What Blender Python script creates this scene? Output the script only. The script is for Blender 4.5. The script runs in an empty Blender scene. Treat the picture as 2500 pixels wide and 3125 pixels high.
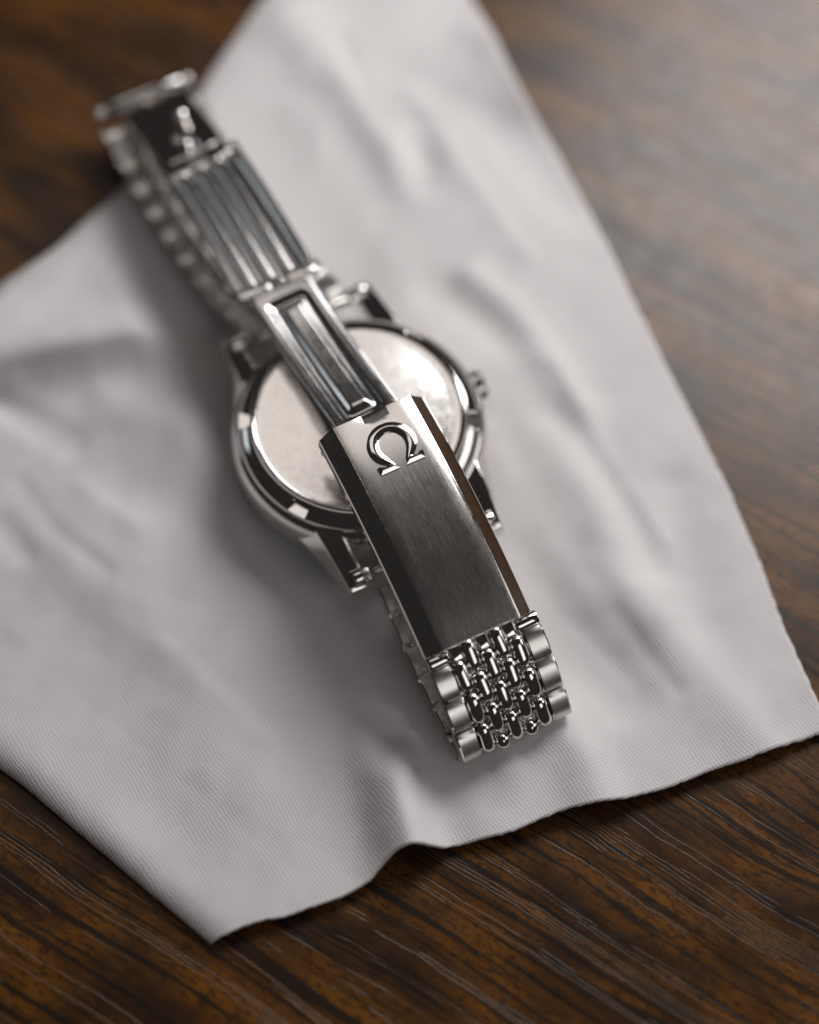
import bpy, bmesh, math, random
import numpy as np
from mathutils import Vector, Matrix, noise

random.seed(7)
R = math.radians
MM = 0.001                       # everything below is modelled in millimetres
scene = bpy.context.scene
col = scene.collection

# ------------------------------------------------------------------ camera
cam_d = bpy.data.cameras.new('camera'); cam = bpy.data.objects.new('camera', cam_d); col.objects.link(cam)
cam.location = (0, -144.66 * MM, 296.60 * MM); cam.rotation_euler = (R(26), 0, 0)
cam_d.sensor_fit = 'VERTICAL'; cam_d.sensor_height = 36; cam_d.lens = 76.6
cam_d.clip_start = 0.01; cam_d.clip_end = 20
cam_d.dof.use_dof = True; cam_d.dof.focus_distance = 0.3085; cam_d.dof.aperture_fstop = 4.3
scene.camera = cam

# ------------------------------------------------------------------ world and lamps
world = bpy.data.worlds.new('World'); scene.world = world; world.use_nodes = True
wb = world.node_tree.nodes['Background']; wb.inputs[0].default_value = (1.0, 0.93, 0.88, 1); wb.inputs[1].default_value = 0.024

def area(name, az, el, dist, w, h, power, colour, aim=(0, 10, 10)):
    d = bpy.data.lights.new(name, 'AREA'); d.shape = 'RECTANGLE'; d.size = w; d.size_y = h
    d.energy = power; d.color = colour
    o = bpy.data.objects.new(name, d); col.objects.link(o)
    v = Vector((math.sin(R(az)) * math.cos(R(el)), math.cos(R(az)) * math.cos(R(el)), math.sin(R(el))))
    o.location = Vector(aim) * MM + v * dist
    o.rotation_euler = (-v).to_track_quat('-Z', 'Y').to_euler()
    return o
area('window_north', 32, 50, 0.33, 0.185, 0.175, 1.22, (1.0, 0.985, 0.975), (27, 62, 0))
area('fill_east', 80, 28, 0.50, 0.25, 0.20, 0.30, (1.0, 0.975, 0.96))  # added weak fill lamp low on the right, no actual window there
area('wall_bounce', -19, 61, 0.55, 0.23, 0.20, 0.145, (1.0, 0.93, 0.88))
area('window_west', -72, 19, 0.9, 0.20, 0.20, 0.15, (0.88, 0.94, 1.0))
area('window_south_east', 144, 38, 0.55, 0.34, 0.26, 0.40, (1.0, 0.98, 0.97))

scene.view_settings.view_transform = 'Standard'; scene.view_settings.look = 'None'
scene.view_settings.exposure = 0; scene.view_settings.gamma = 1
scene.cycles.use_denoising = True
scene.cycles.max_bounces = 10; scene.cycles.glossy_bounces = 8
scene.cycles.sample_clamp_indirect = 6

# ------------------------------------------------------------------ material helpers
class NT:
    def __init__(s, name):
        s.m = bpy.data.materials.new(name); s.m.use_nodes = True; s.t = s.m.node_tree
        s.n = s.t.nodes; s.p = s.n['Principled BSDF']
    def node(s, kind, **kw):
        n = s.n.new(kind)
        for k, v in kw.items(): setattr(n, k, v)
        return n
    def link(s, a, b): s.t.links.new(a, b)
    def put(s, sock, v):
        if isinstance(v, bpy.types.NodeSocket): s.link(v, sock)
        else: sock.default_value = v
    def math(s, op, a, b=0.0, c=0.0, clamp=False):
        n = s.node('ShaderNodeMath', operation=op, use_clamp=clamp)
        for i, v in enumerate((a, b, c)): s.put(n.inputs[i], v)
        return n.outputs[0]
    def ramp(s, v, lo, hi, a=0.0, b=1.0):
        n = s.node('ShaderNodeMapRange', interpolation_type='SMOOTHSTEP')
        s.put(n.inputs[0], v); n.inputs[1].default_value = lo; n.inputs[2].default_value = hi
        n.inputs[3].default_value = a; n.inputs[4].default_value = b
        return n.outputs[0]
    def mix(s, f, a, b):
        n = s.node('ShaderNodeMix', data_type='RGBA')
        s.put(n.inputs[0], f); s.put(n.inputs[6], a); s.put(n.inputs[7], b)
        return n.outputs[2]
    def comb(s, x, y, z=0.0):
        n = s.node('ShaderNodeCombineXYZ')
        for i, v in enumerate((x, y, z)): s.put(n.inputs[i], v)
        return n.outputs[0]
    def noise(s, vec, scale=1.0, detail=2.0, rough=0.5, dist=0.0):
        n = s.node('ShaderNodeTexNoise'); s.put(n.inputs['Vector'], vec)
        n.inputs['Scale'].default_value = scale; n.inputs['Detail'].default_value = detail
        n.inputs['Roughness'].default_value = rough; n.inputs['Distortion'].default_value = dist
        return n.outputs[0]
    def coords(s, rot=0.0):
        tc = s.node('ShaderNodeTexCoord'); mp = s.node('ShaderNodeMapping')
        s.link(tc.outputs['Object'], mp.inputs[0])
        mp.inputs['Rotation'].default_value = (0, 0, rot); mp.inputs['Scale'].default_value = (1000, 1000, 1000)
        sx = s.node('ShaderNodeSeparateXYZ'); s.link(mp.outputs[0], sx.inputs[0])
        return mp.outputs[0], sx.outputs[0], sx.outputs[1], sx.outputs[2]
    def bump(s, h, dist, strength=1.0):
        n = s.node('ShaderNodeBump'); s.put(n.inputs['Height'], h)
        n.inputs['Distance'].default_value = dist; n.inputs['Strength'].default_value = strength
        s.link(n.outputs[0], s.p.inputs['Normal']); return n

def wood_material():
    k = NT('dark_wood'); vec, u, v, z = k.coords(R(33))
    wn = k.noise(k.comb(k.math('MULTIPLY', u, .018), k.math('MULTIPLY', v, .035)), 1, 2)
    wn2 = k.noise(k.comb(k.math('MULTIPLY', u, .11), k.math('MULTIPLY', v, .3), 4), 1, 2)
    vw = k.math('ADD', v, k.math('ADD', k.math('MULTIPLY', k.math('SUBTRACT', wn, .5), 6), k.math('MULTIPLY', k.math('SUBTRACT', wn2, .5), .7)))
    band = k.noise(k.comb(k.math('MULTIPLY', u, .006), k.math('MULTIPLY', vw, .055), 2), 1, 2)
    streak = k.noise(k.comb(k.math('MULTIPLY', u, .022), k.math('MULTIPLY', vw, .85), 7), 1, 3, .6)
    speck = k.noise(k.comb(k.math('MULTIPLY', u, .62), k.math('MULTIPLY', vw, 1.5), 1), 1, 4, .65)
    cloud = k.noise(k.comb(k.math('MULTIPLY', u, .05), k.math('MULTIPLY', vw, .11), 9), 1, 3, .6)
    brown = k.mix(k.ramp(band, .38, .62), (.105, .038, .0045, 1), (.048, .017, .003, 1))
    brown = k.mix(k.ramp(cloud, .35, .7), brown, (.150, .055, .006, 1))
    dark = (.0095, .0068, .0055, 1)
    m1 = k.ramp(speck, .47, .60)
    m2 = k.ramp(streak, .50, .60)
    m3 = k.ramp(k.math('ADD', k.math('MULTIPLY', cloud, .5), k.math('MULTIPLY', speck, .5)), .40, .53, 1, 0)
    c = k.mix(k.math('MULTIPLY', m1, .70), brown, dark)
    c = k.mix(k.math('MULTIPLY', m3, .55), c, dark)
    c = k.mix(k.math('MULTIPLY', m2, .88), c, dark)
    # pores: thin broken lines in loose groups
    P = .55
    cell = k.math('FLOOR', k.math('DIVIDE', vw, P)); fr = k.math('FRACT', k.math('DIVIDE', vw, P))
    jit = k.math('MULTIPLY', k.math('SUBTRACT', k.noise(k.comb(k.math('MULTIPLY', u, .25), k.math('MULTIPLY', cell, 5.3), 3), 1, 2), .5), .9)
    line = k.ramp(k.math('ABSOLUTE', k.math('ADD', k.math('SUBTRACT', fr, .5), jit)), .05, .15, 1, 0)
    group = k.ramp(k.noise(k.comb(k.math('MULTIPLY', u, .004), k.math('MULTIPLY', vw, .42), 5), 1, 1), .52, .57)
    brk = k.ramp(k.noise(k.comb(k.math('MULTIPLY', u, .055), k.math('MULTIPLY', cell, 3.71), 8), 1, 1), .44, .49)
    pore = k.math('MULTIPLY', k.math('MULTIPLY', line, group), brk)
    c = k.mix(k.math('MULTIPLY', pore, .7), c, (.115, .09, .07, 1))  # pale tint paints glints of light on the groove walls into the colour
    k.link(c, k.p.inputs['Base Color'])
    k.link(k.ramp(k.noise(vec, .25, 3), .3, .7, .27, .32), k.p.inputs['Roughness'])
    k.p.inputs['Specular IOR Level'].default_value = .35
    h = k.math('SUBTRACT', k.math('MULTIPLY', speck, .25), pore)
    k.bump(h, .00005, .55)
    return k.m

def cloth_material():
    k = NT('grey_cloth'); vec, u, v, z = k.coords(R(14))
    wob = k.math('MULTIPLY', k.math('SUBTRACT', k.noise(vec, .16, 2), .5), 1.3)
    f = math.pi / .37
    su = k.math('SINE', k.math('MULTIPLY', k.math('ADD', u, wob), f)); sv = k.math('SINE', k.math('MULTIPLY', k.math('ADD', v, wob), f * 1.1))
    weave = k.math('MULTIPLY_ADD', k.math('MULTIPLY', su, sv), .5, .5)
    yarn = k.noise(vec, 2.2, 3)
    tone = k.noise(vec, .045, 3)
    c = k.mix(tone, (.605, .578, .584, 1), (.68, .652, .657, 1))
    c = k.mix(k.ramp(weave, .0, .45, .15, 0), c, (.40, .385, .38, 1))
    k.link(c, k.p.inputs['Base Color'])
    k.p.inputs['Roughness'].default_value = .85
    k.p.inputs['Specular IOR Level'].default_value = .25
    k.p.inputs['Sheen Weight'].default_value = .25; k.p.inputs['Sheen Roughness'].default_value = .35
    h = k.math('ADD', weave, k.math('MULTIPLY', yarn, .5))
    k.bump(h, .00004, 1.0)
    return k.m

def steel_material(name, colour, rough, scuff=.05):
    k = NT(name); vec, u, v, z = k.coords()
    k.p.inputs['Metallic'].default_value = 1
    k.p.inputs['Base Color'].default_value = (*colour, 1)
    n = k.noise(vec, .9, 4, .65); n2 = k.noise(vec, 6, 3, .7)
    k.link(k.ramp(k.math('MULTIPLY_ADD', n2, .4, k.math('MULTIPLY', n, .6)), .35, .7, max(.02, rough - scuff * .5), rough + scuff), k.p.inputs['Roughness'])
    k.bump(n, .000006, .3)
    return k.m

def brushed_material(name, colour, rough, rot, amount=.5):
    k = NT(name); tc = k.node('ShaderNodeUVMap')
    sx = k.node('ShaderNodeSeparateXYZ'); k.link(tc.outputs[0], sx.inputs[0])
    u, v = sx.outputs[0], sx.outputs[1]                 # UV in mm: u along the brushing
    k.p.inputs['Metallic'].default_value = 1
    s1 = k.noise(k.comb(k.math('MULTIPLY', u, .12), k.math('MULTIPLY', v, 9.0)), 1, 3, .6)
    s2 = k.noise(k.comb(k.math('MULTIPLY', u, .7), k.math('MULTIPLY', v, 17.0), 5), 1, 2, .6)
    s = k.math('MULTIPLY_ADD', s2, .5, k.math('MULTIPLY', s1, .5))
    b = k.noise(k.comb(k.math('MULTIPLY', u, .3), k.math('MULTIPLY', v, .5), 3), 1, 3)
    k.link(k.mix(s, tuple(x * .95 for x in colour) + (1,), tuple(min(1, x * 1.03) for x in colour) + (1,)), k.p.inputs['Base Color'])
    k.link(k.math('ADD', k.ramp(s, .3, .7, rough - .05, rough + .06), k.math('MULTIPLY', b, .06)), k.p.inputs['Roughness'])
    k.bump(s, .0000025, amount)
    return k.m

MAT = dict(wood=wood_material(), cloth=cloth_material(),
           steel=steel_material('polished_steel', (.70, .675, .655), .07),
           scuffed=steel_material('scuffed_steel', (.66, .64, .62), .13, .10),
           stamped=steel_material('stamped_steel', (.64, .63, .625), .16, .05),
           mirror=steel_material('mirror_steel', (.72, .69, .67), .19, .06),
           brushed=brushed_material('brushed_steel', (.66, .63, .61), .20, 0, .22),
           satin=brushed_material('satin_link_steel', (.66, .63, .605), .27, 0, .3))
fib = NT('pale_fibre'); fib.p.inputs['Base Color'].default_value = (.75, .72, .68, 1); MAT['fibre'] = fib.m

# ------------------------------------------------------------------ object helpers
def mesh_from(name, verts, faces, mat, smooth=True, uvs=None):
    me = bpy.data.meshes.new(name)
    me.from_pydata([(x * MM, y * MM, z * MM) for x, y, z in verts], [], faces)
    if uvs is not None:
        l = me.uv_layers.new(name='UVMap')
        for lp in me.loops: l.data[lp.index].uv = uvs[lp.vertex_index]
    me.materials.append(mat); me.validate()
    bm = bmesh.new(); bm.from_mesh(me); bmesh.ops.recalc_face_normals(bm, faces=bm.faces); bm.to_mesh(me); bm.free()
    for p in me.polygons: p.use_smooth = smooth
    return me
def obj(name, me, parent=None, matrix=None, bevel=0, solid=0, sharp=None, segs=2):
    o = bpy.data.objects.new(name, me); col.objects.link(o)
    if parent is not None: o.parent = parent
    if matrix is not None: o.matrix_local = matrix
    if solid:
        m = o.modifiers.new('solid', 'SOLIDIFY'); m.thickness = solid * MM; m.offset = -1
    if bevel:
        m = o.modifiers.new('bevel', 'BEVEL'); m.width = bevel * MM; m.segments = segs; m.limit_method = 'ANGLE'; m.angle_limit = R(35)
        m.harden_normals = False
    if sharp is not None:
        try: me.set_sharp_from_angle(angle=R(sharp))
        except Exception: pass
    return o

class Path:
    """smooth curve in watch space (s along the bracelet, w across, z up) with a frame at each arc length"""
    def __init__(p, pts, per=24):
        P = [np.array(q, float) for q in pts]; P = [2 * P[0] - P[1]] + P + [2 * P[-1] - P[-2]]
        out = []
        for i in range(1, len(P) - 2):
            a, b, c, d = P[i - 1:i + 3]
            for k in range(per):
                t = k / per
                out.append(.5 * ((2 * b) + (c - a) * t + (2 * a - 5 * b + 4 * c - d) * t * t + (3 * b - a - 3 * c + d) * t ** 3))
        out.append(P[-2]); p.q = np.array(out)
        p.l = np.concatenate([[0], np.cumsum(np.linalg.norm(np.diff(p.q, axis=0), axis=1))]); p.L = p.l[-1]
    def pos(p, t):
        if t < 0: return p.q[0] + (p.q[1] - p.q[0]) / p.l[1] * t
        if t > p.L: return p.q[-1] + (p.q[-1] - p.q[-2]) / (p.l[-1] - p.l[-2]) * (t - p.L)
        return np.array([np.interp(t, p.l, p.q[:, i]) for i in range(3)])
    def frame(p, t):
        e = .4; T = p.pos(t + e) - p.pos(t - e); T /= np.linalg.norm(T)
        W = np.array([0, 1., 0]); W -= W.dot(T) * T; W /= np.linalg.norm(W)
        return p.pos(t), T, W, np.cross(T, W)
    def at(p, t, w, n):
        o, T, W, N = p.frame(t); return tuple(o + W * w + N * n)
    def mat(p, t, w=0, n=0, flip=False):
        o, T, W, N = p.frame(t); q = (o + W * w + N * n) * MM
        return Matrix(((T[0], W[0], N[0], q[0]), (T[1], W[1], N[1], q[1]), (T[2], W[2], N[2], q[2]), (0, 0, 0, 1)))

def lathe(name, prof, mat, seg=128, parent=None, sharp=30, centre=(0, 0)):
    v = []; f = []
    for i in range(seg):
        a = 2 * math.pi * i / seg
        for r, z in prof: v.append((centre[0] + r * math.cos(a), centre[1] + r * math.sin(a), z))
    n = len(prof)
    for i in range(seg):
        for j in range(n - 1):
            a, b = i * n + j, ((i + 1) % seg) * n + j
            f.append((a, a + 1, b + 1, b))
    me = mesh_from(name, v, f, mat)
    bm = bmesh.new(); bm.from_mesh(me); bmesh.ops.remove_doubles(bm, verts=bm.verts, dist=1e-7); bm.to_mesh(me); bm.free()
    for p in me.polygons: p.use_smooth = True
    return obj(name, me, parent, sharp=sharp)
def rod_mesh(name, prof, mat, seg=24):
    """solid of revolution about the local y axis; prof = (y, r) pairs"""
    v = []; f = []; n = len(prof)
    for i in range(seg):
        a = 2 * math.pi * i / seg
        for y, r in prof: v.append((r * math.cos(a), y, r * math.sin(a)))
    for i in range(seg):
        for j in range(n - 1):
            a, b = i * n + j, ((i + 1) % seg) * n + j
            f.append((a, a + 1, b + 1, b))
    f.append(tuple(i * n for i in range(seg))); f.append(tuple(i * n + n - 1 for i in reversed(range(seg))))
    me = mesh_from(name, v, f, mat); me.set_sharp_from_angle(angle=R(40)); return me
def tube(name, y0, y1, r, c, mat, parent, ch=.18, matrix=None):
    me = rod_mesh(name, [(y0, r - ch), (y0 + ch * .3, r - ch * .3), (y0 + ch, r), (y1 - ch, r), (y1 - ch * .3, r - ch * .3), (y1, r - ch)], mat)
    m = Matrix.Translation(Vector(c) * MM) if matrix is None else matrix
    return obj(name, me, parent, m)
def box_mesh(name, x0, x1, y0, y1, z0, z1, mat):
    v = [(x, y, z) for x in (x0, x1) for y in (y0, y1) for z in (z0, z1)]
    return mesh_from(name, v, [(0, 1, 3, 2), (4, 6, 7, 5), (0, 4, 5, 1), (2, 3, 7, 6), (0, 2, 6, 4), (1, 5, 7, 3)], mat)
def strip(name, path, t0, t1, prof, mat, parent, nt=40, closed=True, sharp=30, uv=True):
    """sweep a (w, n) profile along part of a path"""
    v = []; f = []; uvs = []; n = len(prof)
    for i in range(nt + 1):
        t = t0 + (t1 - t0) * i / nt
        for w, h in prof: v.append(path.at(t, w, h)); uvs.append((t, w))
    for i in range(nt):
        for j in range(n if closed else n - 1):
            a = i * n + j; b = i * n + (j + 1) % n
            f.append((a, b, b + n, a + n))
    if closed: f.append(tuple(range(n))); f.append(tuple(nt * n + j for j in reversed(range(n))))
    me = mesh_from(name, v, f, mat, uvs=uvs)
    return obj(name, me, parent, sharp=sharp)
def sstep(a, b, x):
    t = min(1, max(0, (x - a) / (b - a))); return t * t * (3 - 2 * t)

# ------------------------------------------------------------------ table
def table():
    n = 2
    me = mesh_from('table_top', [(-900, -700, 0), (900, -700, 0), (900, 1100, 0), (-900, 1100, 0), (-900, -700, -30), (900, -700, -30), (900, 1100, -30), (-900, 1100, -30)],
                   [(0, 1, 2, 3), (7, 6, 5, 4), (0, 4, 5, 1), (1, 5, 6, 2), (2, 6, 7, 3), (3, 7, 4, 0)], MAT['wood'], smooth=False)
    o = obj('table_top', me)
    o['kind'] = 'structure'; o['label'] = 'dark brown wood grain table top'; o['category'] = 'table'
    return o
table()

# ------------------------------------------------------------------ cloth
BOTTOM = [(-27.4, -66.6), (-26.4, -66.1), (-23.8, -64.9), (-20.6, -63.7), (-17.3, -63.1), (-14.0, -61.8), (-9.5, -60.2), (-5.5, -58.0), (-4.2, -56.3), (-2.2, -54.5), (0.0, -53.9), (4.3, -53.3), (10.7, -51.8), (14.1, -51.1), (18.8, -49.0), (21.9, -47.8), (26.3, -47.1), (30.4, -46.2), (37.2, -44.2), (43.1, -41.7), (47.6, -40.5), (52.9, -38.3), (57.4, -36.7), (60.5, -35.5)]
RIGHT = [(60.5, -35.5), (57.4, -27.1), (55.1, -20.4), (52.4, -9.6), (48.2, 3.1), (43.8, 14.5), (39.3, 26.3), (33.9, 40.3), (29.1, 52.9), (24.0, 65.0), (18.8, 74.6), (14.2, 86.4), (10.0, 97.4), (-3.3, 129.4)]
TOPLEFT = [(-3.3, 129.4), (-24.6, 97.4), (-31.4, 85.4), (-35.8, 75.5), (-47.4, 57.6), (-56.0, 47.5), (-65.3, 39.2), (-83.6, 15.9), (-97.3, -7.5)]
LEFT = [(-97.3, -7.5), (-79.2, -24.4), (-58.6, -41.2), (-55.1, -43.7), (-47.9, -49.7), (-40.8, -55.6), (-33.9, -61.3), (-27.4, -66.6)]
FOLDS = [
    ([(-2.6, -37.6), (-1.6, -46.0), (-0.7, -51.3), (0.6, -55.1)], 4.4, 4.0, 5.5),
    ([(-67.0, 23.5), (-64.1, 25.3), (-53.9, 26.4), (-42.8, 28.8), (-28.5, 33.3)], 5.0, 10, 5.0),
    ([(-64.7, 32.4), (-49.6, 39.7), (-38.3, 42.7)], 1.5, 5, 4),
    ([(-63.5, 17.7), (-57.7, 14.8), (-51.8, 10.8)], -1.8, 2.5, 2.5),
    ([(-61.3, -2.9), (-57.7, -7.5)], -1.5, 2.0, 2.0),
    ([(7.6, 74.8), (16.8, 67.5), (25.5, 54.6)], -1.8, 5.0, 5.0),
    ([(1.6, 70.2), (2.1, 59.1)], -2.0, 3.5, 3.5),
    ([(4.7, 38.4), (12.9, 31.8), (20.9, 18.8)], -1.6, 4.5, 4.5),
    ([(9.9, 39.7), (17.6, 31.8), (25.9, 17.1)], 2.2, 3.5, 4.0),
    ([(17.9, 23.5), (25.5, 6.3), (36.3, -18.2)], 2.4, 5.0, 6.0),
    ([(15.2, -8.6), (21.7, -20.8), (30.9, -31.1)], -2.0, 4.5, 4.5),
    ([(22.8, 14.8), (30.5, 4.6), (36.2, -10.2)], -2.0, 3.5, 3.5),
    ([(21.3, -35.1), (25.3, -41.6), (27.0, -47.5)], 2.4, 4, 5),
    ([(1.9, -42.6), (5.1, -47.9), (6.0, -53.7)], -1.6, 4, 4),
    ([(-46.3, -12.9), (-26.1, -33.6), (-16.3, -48.4)], 1.4, 12, 12),
    ([(31.6, -15.5), (47.4, -33.6), (50.8, -39.1)], 1.8, 4.5, 6),
    ([(13.8, 87.0), (21.3, 74.8)], 2.2, 5, 5),
    ([(-19.4, 89.1), (-5.4, 68.8), (-1.1, 59.7)], 2.2, 6, 6),
    ([(-13.6, 74.8), (-3.7, 55.9)], -1.2, 4, 5),
    ([(-20.0, -31.1), (-12.7, -40.1), (-7.8, -53.2)], -1.8, 8, 8),
    ([(-42.4, 3.5), (-30.3, 0.1)], -1.4, 5, 5),
    ([(-45.7, 17.7), (-34.8, 13.1)], 1.5, 5, 5),
    ([(-56.1, -12.9), (-39.6, -28.6)], -1.2, 6, 6),
    ([(-47.6, -31.1), (-38.8, -43.6), (-31.8, -53.2)], -1.0, 8, 8),
    ([(11.9, -31.1), (14.5, -41.1)], 1.2, 4, 4),
    ([(-36.1, -22.9), (-29.1, -29.6), (-20.3, -37.1)], 0.28, 1.6, 2.4),
    ([(-59.4, 4.6), (-52.8, -4.3), (-45.0, -10.7)], -0.5, 1.5, 1.8),
    ([(11.3, -4.8), (17.0, -14.5), (31.0, -29.6)], 0.5, 1.5, 2.2),
    ([(23.0, 23.5), (30.1, 8.0), (37.9, -5.3)], 0.6, 1.6, 2.4),
    ([(0.0, 76.8), (9.1, 59.7), (18.4, 44.6)], 0.7, 2.0, 3.0),
    ([(30.5, -18.2), (38.6, -29.6)], -0.45, 1.5, 1.8),
    ([(-11.1, 87.0), (-7.1, 74.8), (2.7, 62.3)], -0.6, 2.0, 2.4),
    ([(-49.9, 3.5), (-41.0, -3.2)], 0.5, 1.6, 2.4),
    ([(39.9, 3.5), (43.6, -18.2)], -1.4, 4, 4),
]

def resample(poly, n):
    p = np.array(poly, float); l = np.concatenate([[0], np.cumsum(np.linalg.norm(np.diff(p, axis=0), axis=1))]); l /= l[-1]
    t = np.linspace(0, 1, n); return np.stack([np.interp(t, l, p[:, 0]), np.interp(t, l, p[:, 1])], 1)
def smooth_line(q, k=3):
    q = q.copy()
    for _ in range(k): q[1:-1] = .25 * q[:-2] + .5 * q[1:-1] + .25 * q[2:]
    return q
WATCH = np.array((-7.54, 9.0)); AX = np.array((math.sin(R(26)), -math.cos(R(26)))); WX = np.array((math.cos(R(26)), math.sin(R(26))))
def cloth():
    NU, NV = 230, 300
    b = smooth_line(resample(BOTTOM, NU)); t = smooth_line(resample(TOPLEFT[::-1], NU))      # left -> right
    l = smooth_line(resample(LEFT[::-1], NV)); r = smooth_line(resample(RIGHT, NV))          # near -> far
    u = np.linspace(0, 1, NU)[:, None, None]; v = np.linspace(0, 1, NV)[None, :, None]
    P = (1 - v) * b[:, None] + v * t[:, None] + (1 - u) * l[None] + u * r[None] \
        - ((1 - u) * (1 - v) * b[0] + u * (1 - v) * b[-1] + (1 - u) * v * t[0] + u * v * t[-1])
    X, Y = P[..., 0], P[..., 1]
    for i in range(NU): Y[i, 0] += .16 * noise.noise((X[i, 0] * .9, 0, 3)) + .10 * noise.noise((X[i, 0] * 3.1, 0, 6))
    for j in range(NV): X[-1, j] += .18 * noise.noise((Y[-1, j] * .8, 0, 4))
    Z = np.zeros_like(X)
    for line, h, wl, wr in FOLDS:                        # crest line, height, half width on its left and right
        q = smooth_line(resample(line, 12)); d2 = np.full(X.shape, 1e9)
        for (ax_, ay_), (bx_, by_) in zip(q[:-1], q[1:]):
            ex, ey = bx_ - ax_, by_ - ay_; tt = np.clip(((X - ax_) * ex + (Y - ay_) * ey) / (ex * ex + ey * ey), 0, 1)
            d2 = np.minimum(d2, (X - ax_ - tt * ex) ** 2 + (Y - ay_ - tt * ey) ** 2)
        dx, dy = line[-1][0] - line[0][0], line[-1][1] - line[0][1]; ln = math.hypot(dx, dy)
        sd = (dx * (Y - line[0][1]) - dy * (X - line[0][0])) / ln; kk = np.clip(sd / 3 * .5 + .5, 0, 1)
        Z += (h if abs(h) > 2.6 else h * .72) * np.exp(-d2 / (wr + (wl - wr) * kk) ** 2 * 1.3)
    N = np.zeros_like(X)
    for i in range(NU):
        for j in range(NV):
            x, y = X[i, j], Y[i, j]
            a = x * .55 + y * .83; c_ = x * .83 - y * .55                 # soft wrinkles run with the watch
            N[i, j] = 1.5 * noise.noise((x * .022, y * .022, 3.1)) + .75 * noise.noise((c_ * .075 + .3 * noise.noise((x * .03, y * .03, 9)), a * .022, 5.5)) \
                + .38 * noise.noise((c_ * .20 + .5 * noise.noise((x * .05, y * .05, 2)), a * .05, 8.8)) + .25 * noise.noise((x * .11, y * .09, 1.7)) + .10 * noise.noise((x * .3, y * .3, 4.4))
    Z += N
    rel = np.stack([X - WATCH[0], Y - WATCH[1]], -1); s = rel @ AX; w = rel @ WX
    ds = np.maximum(np.abs(s + 8) - 50, 0); dw = np.maximum(np.abs(w + 2) - 13, 0); dd = np.sqrt(ds ** 2 + dw ** 2)
    foot = np.clip(1 - dd / 9, 0, 1); foot = foot * foot * (3 - 2 * foot)
    Z = np.where(Z > 0, Z * (1 - .9 * foot), Z * (1 - .6 * foot))
    Z = 1.9 + Z - 1.1 * foot
    Z = .75 + np.logaddexp(0, (Z - .75) * 2.2) / 2.2                       # never below the table
    # folded left-hand edges roll down to the table
    Ud = np.linspace(0, 1, NU)[:, None] * np.ones((1, NV)); Vd = np.ones((NU, 1)) * np.linspace(0, 1, NV)[None]
    dl = np.full(X.shape, 1e9)
    for qx, qy in np.concatenate([resample(LEFT, 160), resample(TOPLEFT, 240)]): dl = np.minimum(dl, (X - qx) ** 2 + (Y - qy) ** 2)
    dl = np.sqrt(dl); roll = np.clip(dl / 5.0, 0, 1); roll = np.sqrt(1 - (1 - roll) ** 2)
    Z = .45 + (Z + .8 - .45) * roll - .8 * np.clip((dl - 3) / 12, 0, 1)
    verts = [(float(X[i, j]), float(Y[i, j]), float(Z[i, j])) for i in range(NU) for j in range(NV)]
    faces = [(i * NV + j, (i + 1) * NV + j, (i + 1) * NV + j + 1, i * NV + j + 1) for i in range(NU - 1) for j in range(NV - 1)]
    o = obj('cleaning_cloth', mesh_from('cleaning_cloth', verts, faces, MAT['cloth']), solid=.55)
    for p in o.data.polygons: p.use_smooth = True
    o['label'] = 'wrinkled pale grey woven cloth spread on the wooden table under the watch'; o['category'] = 'cloth'
cloth()

# ------------------------------------------------------------------ wristwatch
watch = bpy.data.objects.new('wristwatch', None); col.objects.link(watch)
watch.location = (WATCH[0] * MM, WATCH[1] * MM, 0); watch.rotation_euler = (0, 0, R(-64)); watch.empty_display_size = .01
watch['label'] = 'steel wristwatch lying face down with its bracelet clasp folded open'; watch['category'] = 'watch'

# case: middle, lugs, back, crown
case = lathe('case', [(0, 3.0), (15.0, 2.6), (17.2, 1.9), (18.2, 2.4), (18.7, 3.6), (18.6, 4.6), (18.9, 4.9), (19.15, 6.0), (19.2, 8.2), (19.0, 9.8), (18.55, 10.9), (18.2, 11.25), (17.7, 11.4), (17.0, 11.4), (0, 11.4)], MAT['steel'], parent=watch)
def lug(sx, sy):
    # sections along the lug: s, inner w, upper outer w, flare w, upper z, flare z, lower z
    st = [(8.0, 10.6, 13.6, 17.0, 11.3, 8.4, 3.4), (12.0, 9.8, 13.1, 15.2, 11.25, 7.9, 3.8), (16.0, 9.55, 12.8, 14.0, 10.9, 7.4, 4.3),
          (19.5, 9.5, 12.6, 13.3, 10.2, 7.0, 4.9), (22.3, 9.55, 12.4, 12.8, 9.4, 6.8, 5.5), (23.4, 9.8, 12.2, 12.5, 8.7, 6.9, 6.0)]
    v = []
    for s, wi, wo, wf, zt, zf, zb in st:
        for w, z in ((wi, zb), (wi, zt - .25), (wi + .3, zt), (wo, zt), (wf, zf), (wf - .5, zb)): v.append((s * sx, w * sy, z))
    n = 6; f = [tuple(range(n)), tuple((len(st) - 1) * n + k for k in range(n))]
    for i in range(len(st) - 1):
        for k in range(n): a = i * n + k; c_ = i * n + (k + 1) % n; f.append((a, c_, c_ + n, a + n))
    return obj('lug', mesh_from('lug', v, f, MAT['steel'], smooth=True), case, bevel=.22, segs=3, sharp=28)
for sx in (-1, 1):
    for sy in (-1, 1):
        lug(sx, sy)
        tube('lug_barrel', 8.7 if sy > 0 else -11.4, 11.4 if sy > 0 else -8.7, 1.35, (21.7 * sx, 0, 9.2), MAT['scuffed'], case)
    tube('spring_bar', -9.4, 9.4, .75, (21.6 * sx, 0, 8.9), MAT['steel'], watch)

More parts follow.
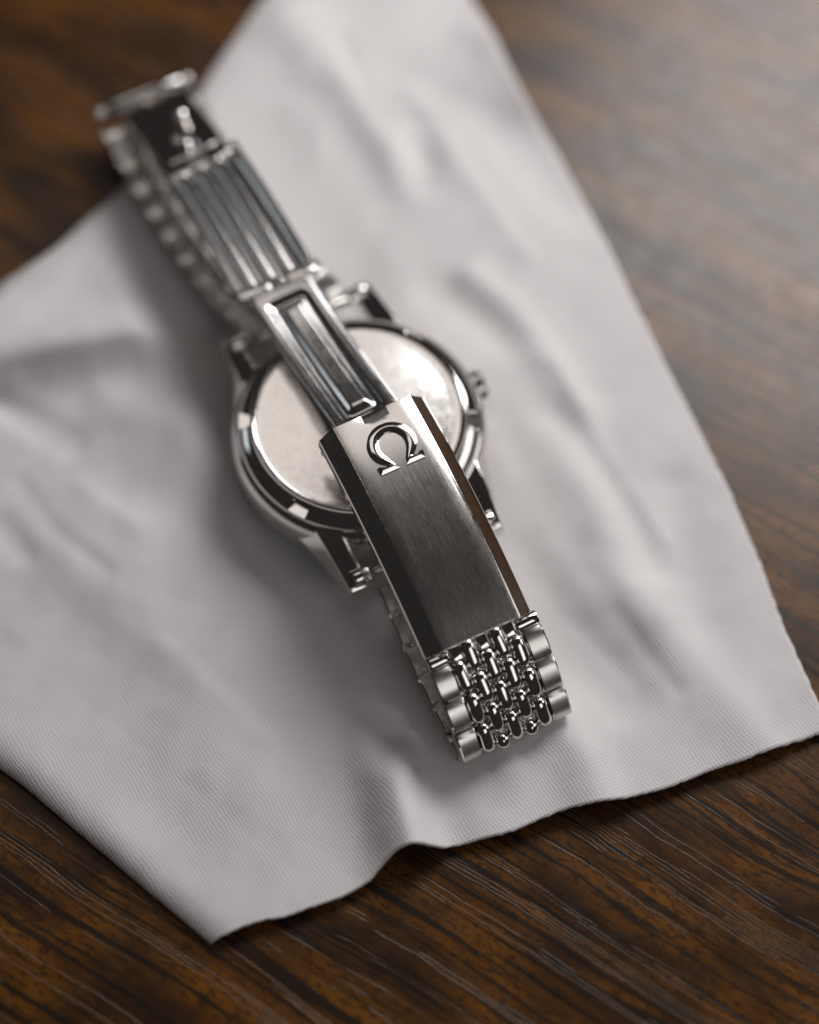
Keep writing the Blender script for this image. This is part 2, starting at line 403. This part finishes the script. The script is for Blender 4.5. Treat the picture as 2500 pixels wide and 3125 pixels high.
def back_ring():
    seg = 360; v = []; f = []; notch = [R(a) for a in NOTCH]; half = R(4.6)
    rows = []
    angs = [2 * math.pi * i / seg for i in range(seg)]
    angs = [a for a in angs if all(abs((a - q + math.pi) % (2 * math.pi) - math.pi - sgn * half) > R(.6) for q in notch for sgn in (-1, 1))]
    for q in notch:
        for sgn in (-1, 1): angs += [(q + sgn * (half - R(.10))) % (2 * math.pi), (q + sgn * (half + R(.10))) % (2 * math.pi)]
    angs.sort()
    outer = [(15.15, 13.62), (15.35, 13.95), (15.55, 14.05), (15.80, 13.95), (15.95, 13.55), (16.05, 13.42), (16.35, 13.30), (17.1, 12.85), (17.75, 12.25), (17.95, 11.8), (17.95, 11.2)]
    cut = [(15.15, 13.62), (15.35, 13.95), (15.55, 14.05), (15.80, 13.95), (15.95, 13.55), (16.05, 13.42), (16.15, 12.36), (17.0, 12.34), (17.80, 12.32), (17.95, 11.9), (17.95, 11.2)]
    n = len(outer)
    for a in angs:
        inn = any(abs((a - q + math.pi) % (2 * math.pi) - math.pi) < half for q in notch)
        for r, z in (cut if inn else outer): v.append((r * math.cos(a), r * math.sin(a), z))
    m = len(angs)
    for i in range(m):
        for j in range(n - 1):
            a, b = i * n + j, ((i + 1) % m) * n + j
            f.append((a, a + 1, b + 1, b))
    return obj('case_back', mesh_from('case_back', v, f, MAT['steel']), watch, sharp=28)
NOTCH = [90 + k * 60 - 26 for k in range(6)]
back = back_ring()
lathe('back_disc', [(0, 14.05), (4, 14.02), (8, 13.90), (12, 13.70), (14, 13.61), (14.9, 13.57), (15.15, 13.62)], MAT['mirror'], parent=back)

def crown():
    v = []; f = []; n = 96; prof = [(18.4, 1.3), (19.0, 1.3), (19.05, 2.1), (19.3, 2.4), (21.0, 2.4), (21.35, 2.1), (21.5, 1.5), (21.55, 0.01)]
    for i in range(n):
        a = 2 * math.pi * i / n
        for y, r in prof:
            k = 1 + (.035 if (i // 2) % 2 else -.035) * (1 if 2.05 < r else 0)
            v.append((r * k * math.cos(a), y, r * k * math.sin(a)))
    m = len(prof)
    for i in range(n):
        for j in range(m - 1):
            a, b = i * m + j, ((i + 1) % n) * m + j; f.append((a, a + 1, b + 1, b))
    obj('crown', mesh_from('crown', v, f, MAT['steel']), watch, Matrix.Translation(Vector((-1.0, 0, 5.2)) * MM), sharp=25)
crown()

# ------------------------------------------------------------------ bracelet
def bead_mesh(L, Rr):
    v = []; f = []; nt, ns = 14, 18
    for i in range(nt + 1):
        x = -1 + 2 * i / nt; x = math.copysign(abs(x) ** .8, x)
        r = max(.02, (1 - abs(x) ** 4.2) ** .5)
        for j in range(ns):
            a = 2 * math.pi * j / ns; v.append((x * L / 2, Rr * r * math.cos(a), Rr * 1.12 * r * math.sin(a)))
    for i in range(nt):
        for j in range(ns):
            a, b = i * ns + j, i * ns + (j + 1) % ns; f.append((a, b, b + ns, a + ns))
    f.append(tuple(range(ns))); f.append(tuple(nt * ns + j for j in reversed(range(ns))))
    return mesh_from('bead_link', v, f, MAT['steel'])
def side_mesh(sgn, wid):
    # humped link: arched upper and lower faces, a step at both ends, softened edges
    L = 4.55; xs = [-L / 2 + L * k / 10 for k in range(11)]
    top = [(x, 1.38 - .55 * (abs(x) / (L / 2)) ** 2.6) for x in xs]; bot = [(x, -1.3 + .5 * (abs(x) / (L / 2)) ** 2.6) for x in reversed(xs)]
    prof = top + bot; n = len(prof); v = []; uv = []
    ws = [-wid / 2, -wid / 2 + .22, wid / 2 - .22, wid / 2]; sc = [.86, 1, 1, .86]
    for w, s in zip(ws, sc):
        for x, z in prof:
            v.append((x * (1 if s == 1 else .975), w, z * s)); uv.append((w * 1.0, x + z * .3))
    f = [(k * n + i, k * n + (i + 1) % n, (k + 1) * n + (i + 1) % n, (k + 1) * n + i) for k in range(3) for i in range(n)]
    f += [tuple(range(n)), tuple(3 * n + i for i in reversed(range(n)))]
    me = mesh_from('side_link', v, f, MAT['satin'], uvs=uv); me.materials.append(MAT['steel'])
    for p in me.polygons:
        if abs(p.normal.y) > .35: p.material_index = 1            # polished flanks, satin top
    me.set_sharp_from_angle(angle=R(32)); return me
BEAD = bead_mesh(5.1, 1.28); SIDE = side_mesh(1, 3.0); PIN = rod_mesh('link_pin', [(-7.6, .45), (7.6, .45)], MAT['scuffed'], 12)
PITCH = 4.62
def tilt():                                            # worn links sit a little unevenly
    return Matrix.Rotation(R(random.uniform(-2.5, 2.5)), 4, 'Y') @ Matrix.Rotation(R(random.uniform(-2, 2)), 4, 'Z')
def bracelet(path, t0, rows, out, narrow=1.0):      # out = side of the path that faces outwards
    for k in range(rows):
        t = t0 + k * PITCH
        for sg in (-1, 1): obj('side_link', SIDE, watch, path.mat(t, sg * 7.15 * narrow, 0))
        obj('link_pin', PIN, watch, path.mat(t + PITCH * .5, 0, -.55 * out))
        for c in (-2, 0, 2):
            obj('bead_link', BEAD, watch, path.mat(t + random.uniform(-.05, .05), c * 2.22 * narrow, random.uniform(-.06, .06) + .30 * out) @ tilt())
        for c in (-1, 1):
            obj('bead_link', BEAD, watch, path.mat(t + PITCH / 2 + random.uniform(-.05, .05), c * 2.22 * narrow, random.uniform(-.06, .06) + .30 * out) @ tilt())

# clasp cover: arched plate over the case
c0 = np.array((4.5, 22.6)); c1 = np.array((39.9, 16.2)); sag = 2.0
ch = c1 - c0; ln = np.linalg.norm(ch); un = np.array((-ch[1], ch[0])) / ln; un = un if un[1] > 0 else -un
rad = (ln * ln / 4 + sag * sag) / (2 * sag); mid = (c0 + c1) / 2; cen = mid - un * (rad - sag); ha = math.asin(ln / 2 / rad)
arc = []
for k in range(9):
    a = -ha + 2 * ha * k / 8; q = cen + rad * (un * math.cos(a) + ch / ln * math.sin(a)); arc.append((q[0], 0.0, q[1]))
COVER = Path(arc); CL = COVER.L
def clasp_cover():
    HB = 5.9; n0, n1, nd = -1.65, 2.25, 1.45
    ws = [-HB, -4, n0, -.5, .9, n1, 4, HB]; hs = [0] * 8
    ts = [0, .12, nd] + [nd + (CL - nd - .12) * k / 34 for k in range(1, 35)] + [CL]
    v = []; uv = []; f = []; n = len(ws)
    for t in ts:
        for w, h in zip(ws, hs): v.append(COVER.at(t, w, h)); uv.append((t, w))
    for i in range(len(ts) - 1):
        for j in range(n - 1):
            if i < 2 and ws[j] >= n0 - 1e-6 and ws[j + 1] <= n1 + 1e-6: continue
            a = i * n + j; f.append((a, a + 1, a + n + 1, a + n))
    used = sorted({q for face in f for q in face}); mp = {q: i for i, q in enumerate(used)}
    o = obj('clasp_cover', mesh_from('clasp_cover', [v[q] for q in used], [tuple(mp[q] for q in face) for face in f], MAT['brushed'], uvs=[uv[q] for q in used]), watch, solid=.9, bevel=.06, sharp=40)
    return o
cover = clasp_cover(); cover['label'] = 'brushed steel clasp plate with polished bevels'
for sg in (-1, 1):
    pr = [(5.91, -.10), (6.03, .04), (6.18, -.01), (7.95, -1.75), (8.2, -1.95), (8.36, -2.3), (8.38, -3.6), (7.7, -3.6), (7.5, -2.4), (5.91, -.9)]
    strip('polished_bevel', COVER, .02, CL - .02, [(w * sg, h) for w, h in pr], MAT['scuffed'], cover, nt=36, sharp=18)
    # rolled ends that carry the last links
    y0, y1 = (5.3, 8.7) if sg > 0 else (-8.5, -5.3)
    tube('hinge_tube', y0, y1, 1.15, (0, 0, 0), MAT['steel'], cover, matrix=COVER.mat(CL + 1.05, 0, -1.75))
# a hole in the side wall is a tiny dark pin end
tube('side_pin', -8.62, -8.2, .38, (0, 0, 0), MAT['scuffed'], cover, ch=.08, matrix=COVER.mat(1.6, 0, -3.1))

def emblem():
    cx, ct = .42, 6.25                                             # centre on the plate
    def put(x, y, h): return COVER.at(ct - y * 1.13, cx + x * 1.13, h)            # x to the right, y towards the open end
    v = []; f = []
    # bow: from the left foot up and around to the right foot
    key = [(-1.05, -2.75, .42), (-1.25, -2.3, .46), (-1.75, -1.65, .58), (-2.25, -.9, .74), (-2.45, 0, .80), (-2.25, 1.0, .78), (-1.6, 1.95, .74), (-.8, 2.42, .72), (0, 2.55, .70), (.8, 2.42, .72), (1.6, 1.95, .74), (2.25, 1.0, .78), (2.45, 0, .80), (2.25, -.9, .74), (1.75, -1.65, .58), (1.25, -2.3, .46), (1.05, -2.75, .42)]
    pth = Path([(x, y, hw) for x, y, hw in key], per=8).q
    sec = [(-1, .0), (-.95, .22), (-.55, .33), (-.05, .40), (.05, .40), (.55, .33), (.95, .22), (1, .0)]
    for i, (x, y, hw) in enumerate(pth):
        a = pth[max(0, i - 1)]; b = pth[min(len(pth) - 1, i + 1)]; tx, ty = b[0] - a[0], b[1] - a[1]; l = math.hypot(tx, ty); nx, ny = -ty / l, tx / l
        for q, h in sec: v.append(put(x + nx * q * hw, y + ny * q * hw, h - .03))
    n = len(sec)
    for i in range(len(pth) - 1):
        for j in range(n - 1): a = i * n + j; f.append((a, a + 1, a + n + 1, a + n))
    # feet with their upturned serifs
    for sg in (-1, 1):
        o = [(.42, -3.25), (3.05, -3.25), (3.2, -2.25), (2.75, -2.15), (2.35, -2.5), (1.55, -2.25), (.95, -2.35)]
        o = [(x * sg, y) for x, y in o]; base = len(v); m = len(o)
        ccx = sum(p[0] for p in o) / m; ccy = sum(p[1] for p in o) / m - .05
        for x, y in o: v.append(put(x, y, -.03))
        for x, y in o: v.append(put(x, y, .20))
        for x, y in o: v.append(put(ccx + (x - ccx) * .62, ccy + (y - ccy) * .35, .50))
        for r in range(2):
            for i in range(m): f.append((base + r * m + i, base + r * m + (i + 1) % m, base + (r + 1) * m + (i + 1) % m, base + (r + 1) * m + i))
        f.append(tuple(base + 2 * m + i for i in range(m)))
    o = obj('emblem', mesh_from('emblem', v, f, MAT['steel']), cover, sharp=30)
    o['label'] = 'raised polished horseshoe shaped omega letter'
emblem()

# bracelet half that leaves the lower lugs, curls up and returns to the clasp cover
endp = COVER.at(CL + 1.9, 0, -1.7)
LOW = Path([(21.6, 0, 9.2), (25.5, 0, 8.0), (30, 0, 5.4), (36, 0, 3.1), (44, 0, 2.5), (49.2, 0, 2.7), (51.1, 0, 5.0), (48.9, 0, 7.9), (45.3, 0, 11.2), (endp[0], 0, endp[2])])
rowsA = int((LOW.L - 2.4) / PITCH) ; 
PITCH_A = (LOW.L - 2.6) / rowsA
_p = PITCH; PITCH = PITCH_A
bracelet(LOW, LOW.L - 2.4 - (rowsA - 1) * PITCH, rowsA, -1)
PITCH = _p
# short blocks that hold the bracelet in the mouth of the cover
for k in range(5):
    me = box_mesh('end_block', -1.1, 1.15, -.86, .86, -1.05, .78 if k % 2 == 0 else .55, MAT['steel'])
    obj('end_block', me, watch, COVER.mat(CL + .95, -4.1 + k * 2.07, -1.3), bevel=.22)

# folding blades
B1 = Path([(-23.6, -1.9, 17.3), (-14, -1.35, 17.9), (-4, -.7, 19.1), (4, -.1, 20.5), (9.5, .3, 21.3)])
def pressed_blade():
    hw = 5.1; L = B1.L; nt, nw = 90, 34; v = []; f = []; uv = []
    for i in range(nt + 1):
        t = L * i / nt
        for j in range(nw + 1):
            w = -hw + 2 * hw * j / nw
            y0, y1 = 2.2, L - 6.2
            cy = (y0 + y1) / 2; qx = abs(w) - (3.25 - 1.0); qy = abs(t - cy) - ((y1 - y0) / 2 - 1.0)
            d = math.hypot(max(qx, 0), max(qy, 0)) + min(max(qx, qy), 0) - 1.0      # rounded rectangle
            h = -.62 * (1 - sstep(-.9, .45, d)) + .72 * (1 - sstep(-2.3, -1.0, d))
            h += -.10 * (w / hw) ** 2 - .35 * sstep(hw - .5, hw, abs(w))
            v.append(B1.at(t, w, h)); uv.append((t, w))
    for i in range(nt):
        for j in range(nw): a = i * (nw + 1) + j; f.append((a, a + 1, a + nw + 2, a + nw + 1))
    return obj('folding_blade', mesh_from('folding_blade', v, f, MAT['stamped'], uvs=uv), watch, solid=.7)
blade1 = pressed_blade()
B2 = Path([(-51, -3.1, 15.3), (-42, -2.5, 15.9), (-33, -2.15, 16.5), (-24.6, -1.9, 17.0)])
pr = [(-6.2, 1.0), (-5.75, 1.05), (-5.65, .2), (-5.45, 0), (3.7, 0), (4.4, .12), (5.0, .42), (5.5, .95), (5.75, 1.35), (6.2, 1.3), (6.25, -1.0), (5.6, -1.0), (5.5, -.6), (-5.5, -.6), (-5.6, -1.0), (-6.25, -1.0)]
blade2 = strip('ribbed_blade', B2, 0, B2.L - .6, pr, MAT['stamped'], watch, nt=30, sharp=35)
def rib(w0):
    v = []; f = []; nt, ns = 30, 16; a0, a1 = 1.5, B2.L - .2
    for i in range(nt + 1):
        t = a0 + (a1 - a0) * i / nt; e = (t - a0) / .9; k = min(1, max(.03, e)); k = math.sqrt(1 - (1 - k) ** 2)
        for j in range(ns + 1):
            a = math.pi * j / ns; v.append(B2.at(t, w0 - 1.46 * k * math.cos(a), -.05 + 1.15 * k * math.sin(a)))
    for i in range(nt):
        for j in range(ns): a = i * (ns + 1) + j; f.append((a, a + 1, a + ns + 2, a + ns + 1))
    obj('rib', mesh_from('rib', v, f, MAT['stamped']), blade2)
for w0 in (-3.85, -.75, 2.35): rib(w0)
# hinge between the two blades
for a, b in ((-6.5, -1.1), (1.4, 6.4)):
    me = box_mesh('hinge_knuckle', -1.0, .75, a, b, -1.1, .75, MAT['scuffed'])
    obj('hinge_knuckle', me, blade2, Matrix.Translation(Vector((-24.1, -1.9, 16.9)) * MM), bevel=.4, segs=3)
tube('hinge_pin', -6.7, 6.6, .6, (-23.9, -1.9, 16.7), MAT['steel'], blade2)

# catch box at the far end of the ribbed blade
B3 = Path([(-67, -4.4, 11.2), (-61, -4.1, 13.2), (-55, -3.7, 14.8), (-49.2, -3.25, 15.6)])
pr = [(-5.55, .1), (-5.3, .5), (-4.6, .72), (-2.6, .85), (-1.5, .8), (-1.25, .1), (1.25, .1), (1.5, .8), (2.6, .85), (4.6, .72), (5.3, .5), (5.55, .1), (5.55, -1.6), (-5.55, -1.6)]
box = strip('catch_box', B3, 0, B3.L, pr, MAT['steel'], watch, nt=24, sharp=25)
box['label'] = 'dark polished catch box with two small posts'
lip = box_mesh('front_lip', -.5, .55, -5.5, 5.5, -1.4, 1.0, MAT['steel'])
obj('front_lip', lip, box, B3.mat(B3.L - .55, 0, 0), bevel=.3)
inner = box_mesh('inner_rail', -.3, .3, -4.2, 4.2, 0, 1.05, MAT['steel'])
obj('inner_rail', inner, box, B3.mat(B3.L - 3.1, 0, 0), bevel=.25)
def post(t, w, r, h):
    me = rod_mesh('post', [(0, r * .75), (h - r, r * .75), (h - r * .85, r), (h - r * .4, r * .95), (h - r * .1, r * .6), (h, r * .15)], MAT['steel'], 20)
    obj('post', me, box, B3.mat(B3.L - t, w, 0) @ Matrix.Rotation(R(90), 4, 'X'))
post(10.6, 1.6, 1.05, 3.0); post(4.8, -.3, .75, 2.0)
me = box_mesh('slide_strip', -2.2, 2.2, -.55, .55, 0, .6, MAT['scuffed']); obj('slide_strip', me, box, B3.mat(B3.L - 9.3, -.7, 0), bevel=.25)

# upper half of the bracelet, lying under the blades
UP = Path([(-21.6, 0, 9.2), (-26.5, -.6, 7.8), (-33, -1.8, 5.8), (-42, -3.2, 4.6), (-52, -4.1, 4.3), (-62, -4.6, 4.8), (-69.5, -4.9, 6.6)][::-1])
rowsB = int(UP.L / PITCH); _p = PITCH; PITCH = (UP.L - .3) / rowsB
bracelet(UP, PITCH * .5 + .3, rowsB, 1)
PITCH = _p
tb = tube('end_tube', -6.6, 6.6, 1.45, (-71.6, -4.9, 7.9), MAT['steel'], watch)
for a, b in ((-8.4, -6.6), (6.6, 8.4)): tube('tube_cap', a, b, 1.1, (-71.6, -4.9, 7.9), MAT['satin'], watch)

# ------------------------------------------------------------------ stray fibre
def fibre():
    cu = [(20.3, 4.2), (20.0, 4.7), (20.3, 5.1), (19.9, 5.5), (19.6, 5.9), (20.1, 6.2)]
    P = Path([(a, b, 0) for a, b in cu], per=5).q; v = []; f = []
    for k, (t, w, _) in enumerate(P):
        for j in range(5):
            a = 2 * math.pi * j / 5; x, y, z = COVER.at(t + .025 * math.cos(a), w, .05 + .12 * max(0, w - 5.8) * -1 + .025 * math.sin(a)); v.append((x, y, z))
    for k in range(len(P) - 1):
        for j in range(5): a, b = k * 5 + j, k * 5 + (j + 1) % 5; f.append((a, b, b + 5, a + 5))
    o = obj('lint_fibre', mesh_from('lint_fibre', v, f, MAT['fibre']))
    o.matrix_world = Matrix.Translation(watch.location) @ Matrix.Rotation(R(-64), 4, 'Z')
    o['label'] = 'tiny curled pale lint fibre lying on the brushed clasp plate'; o['category'] = 'lint'
fibre()
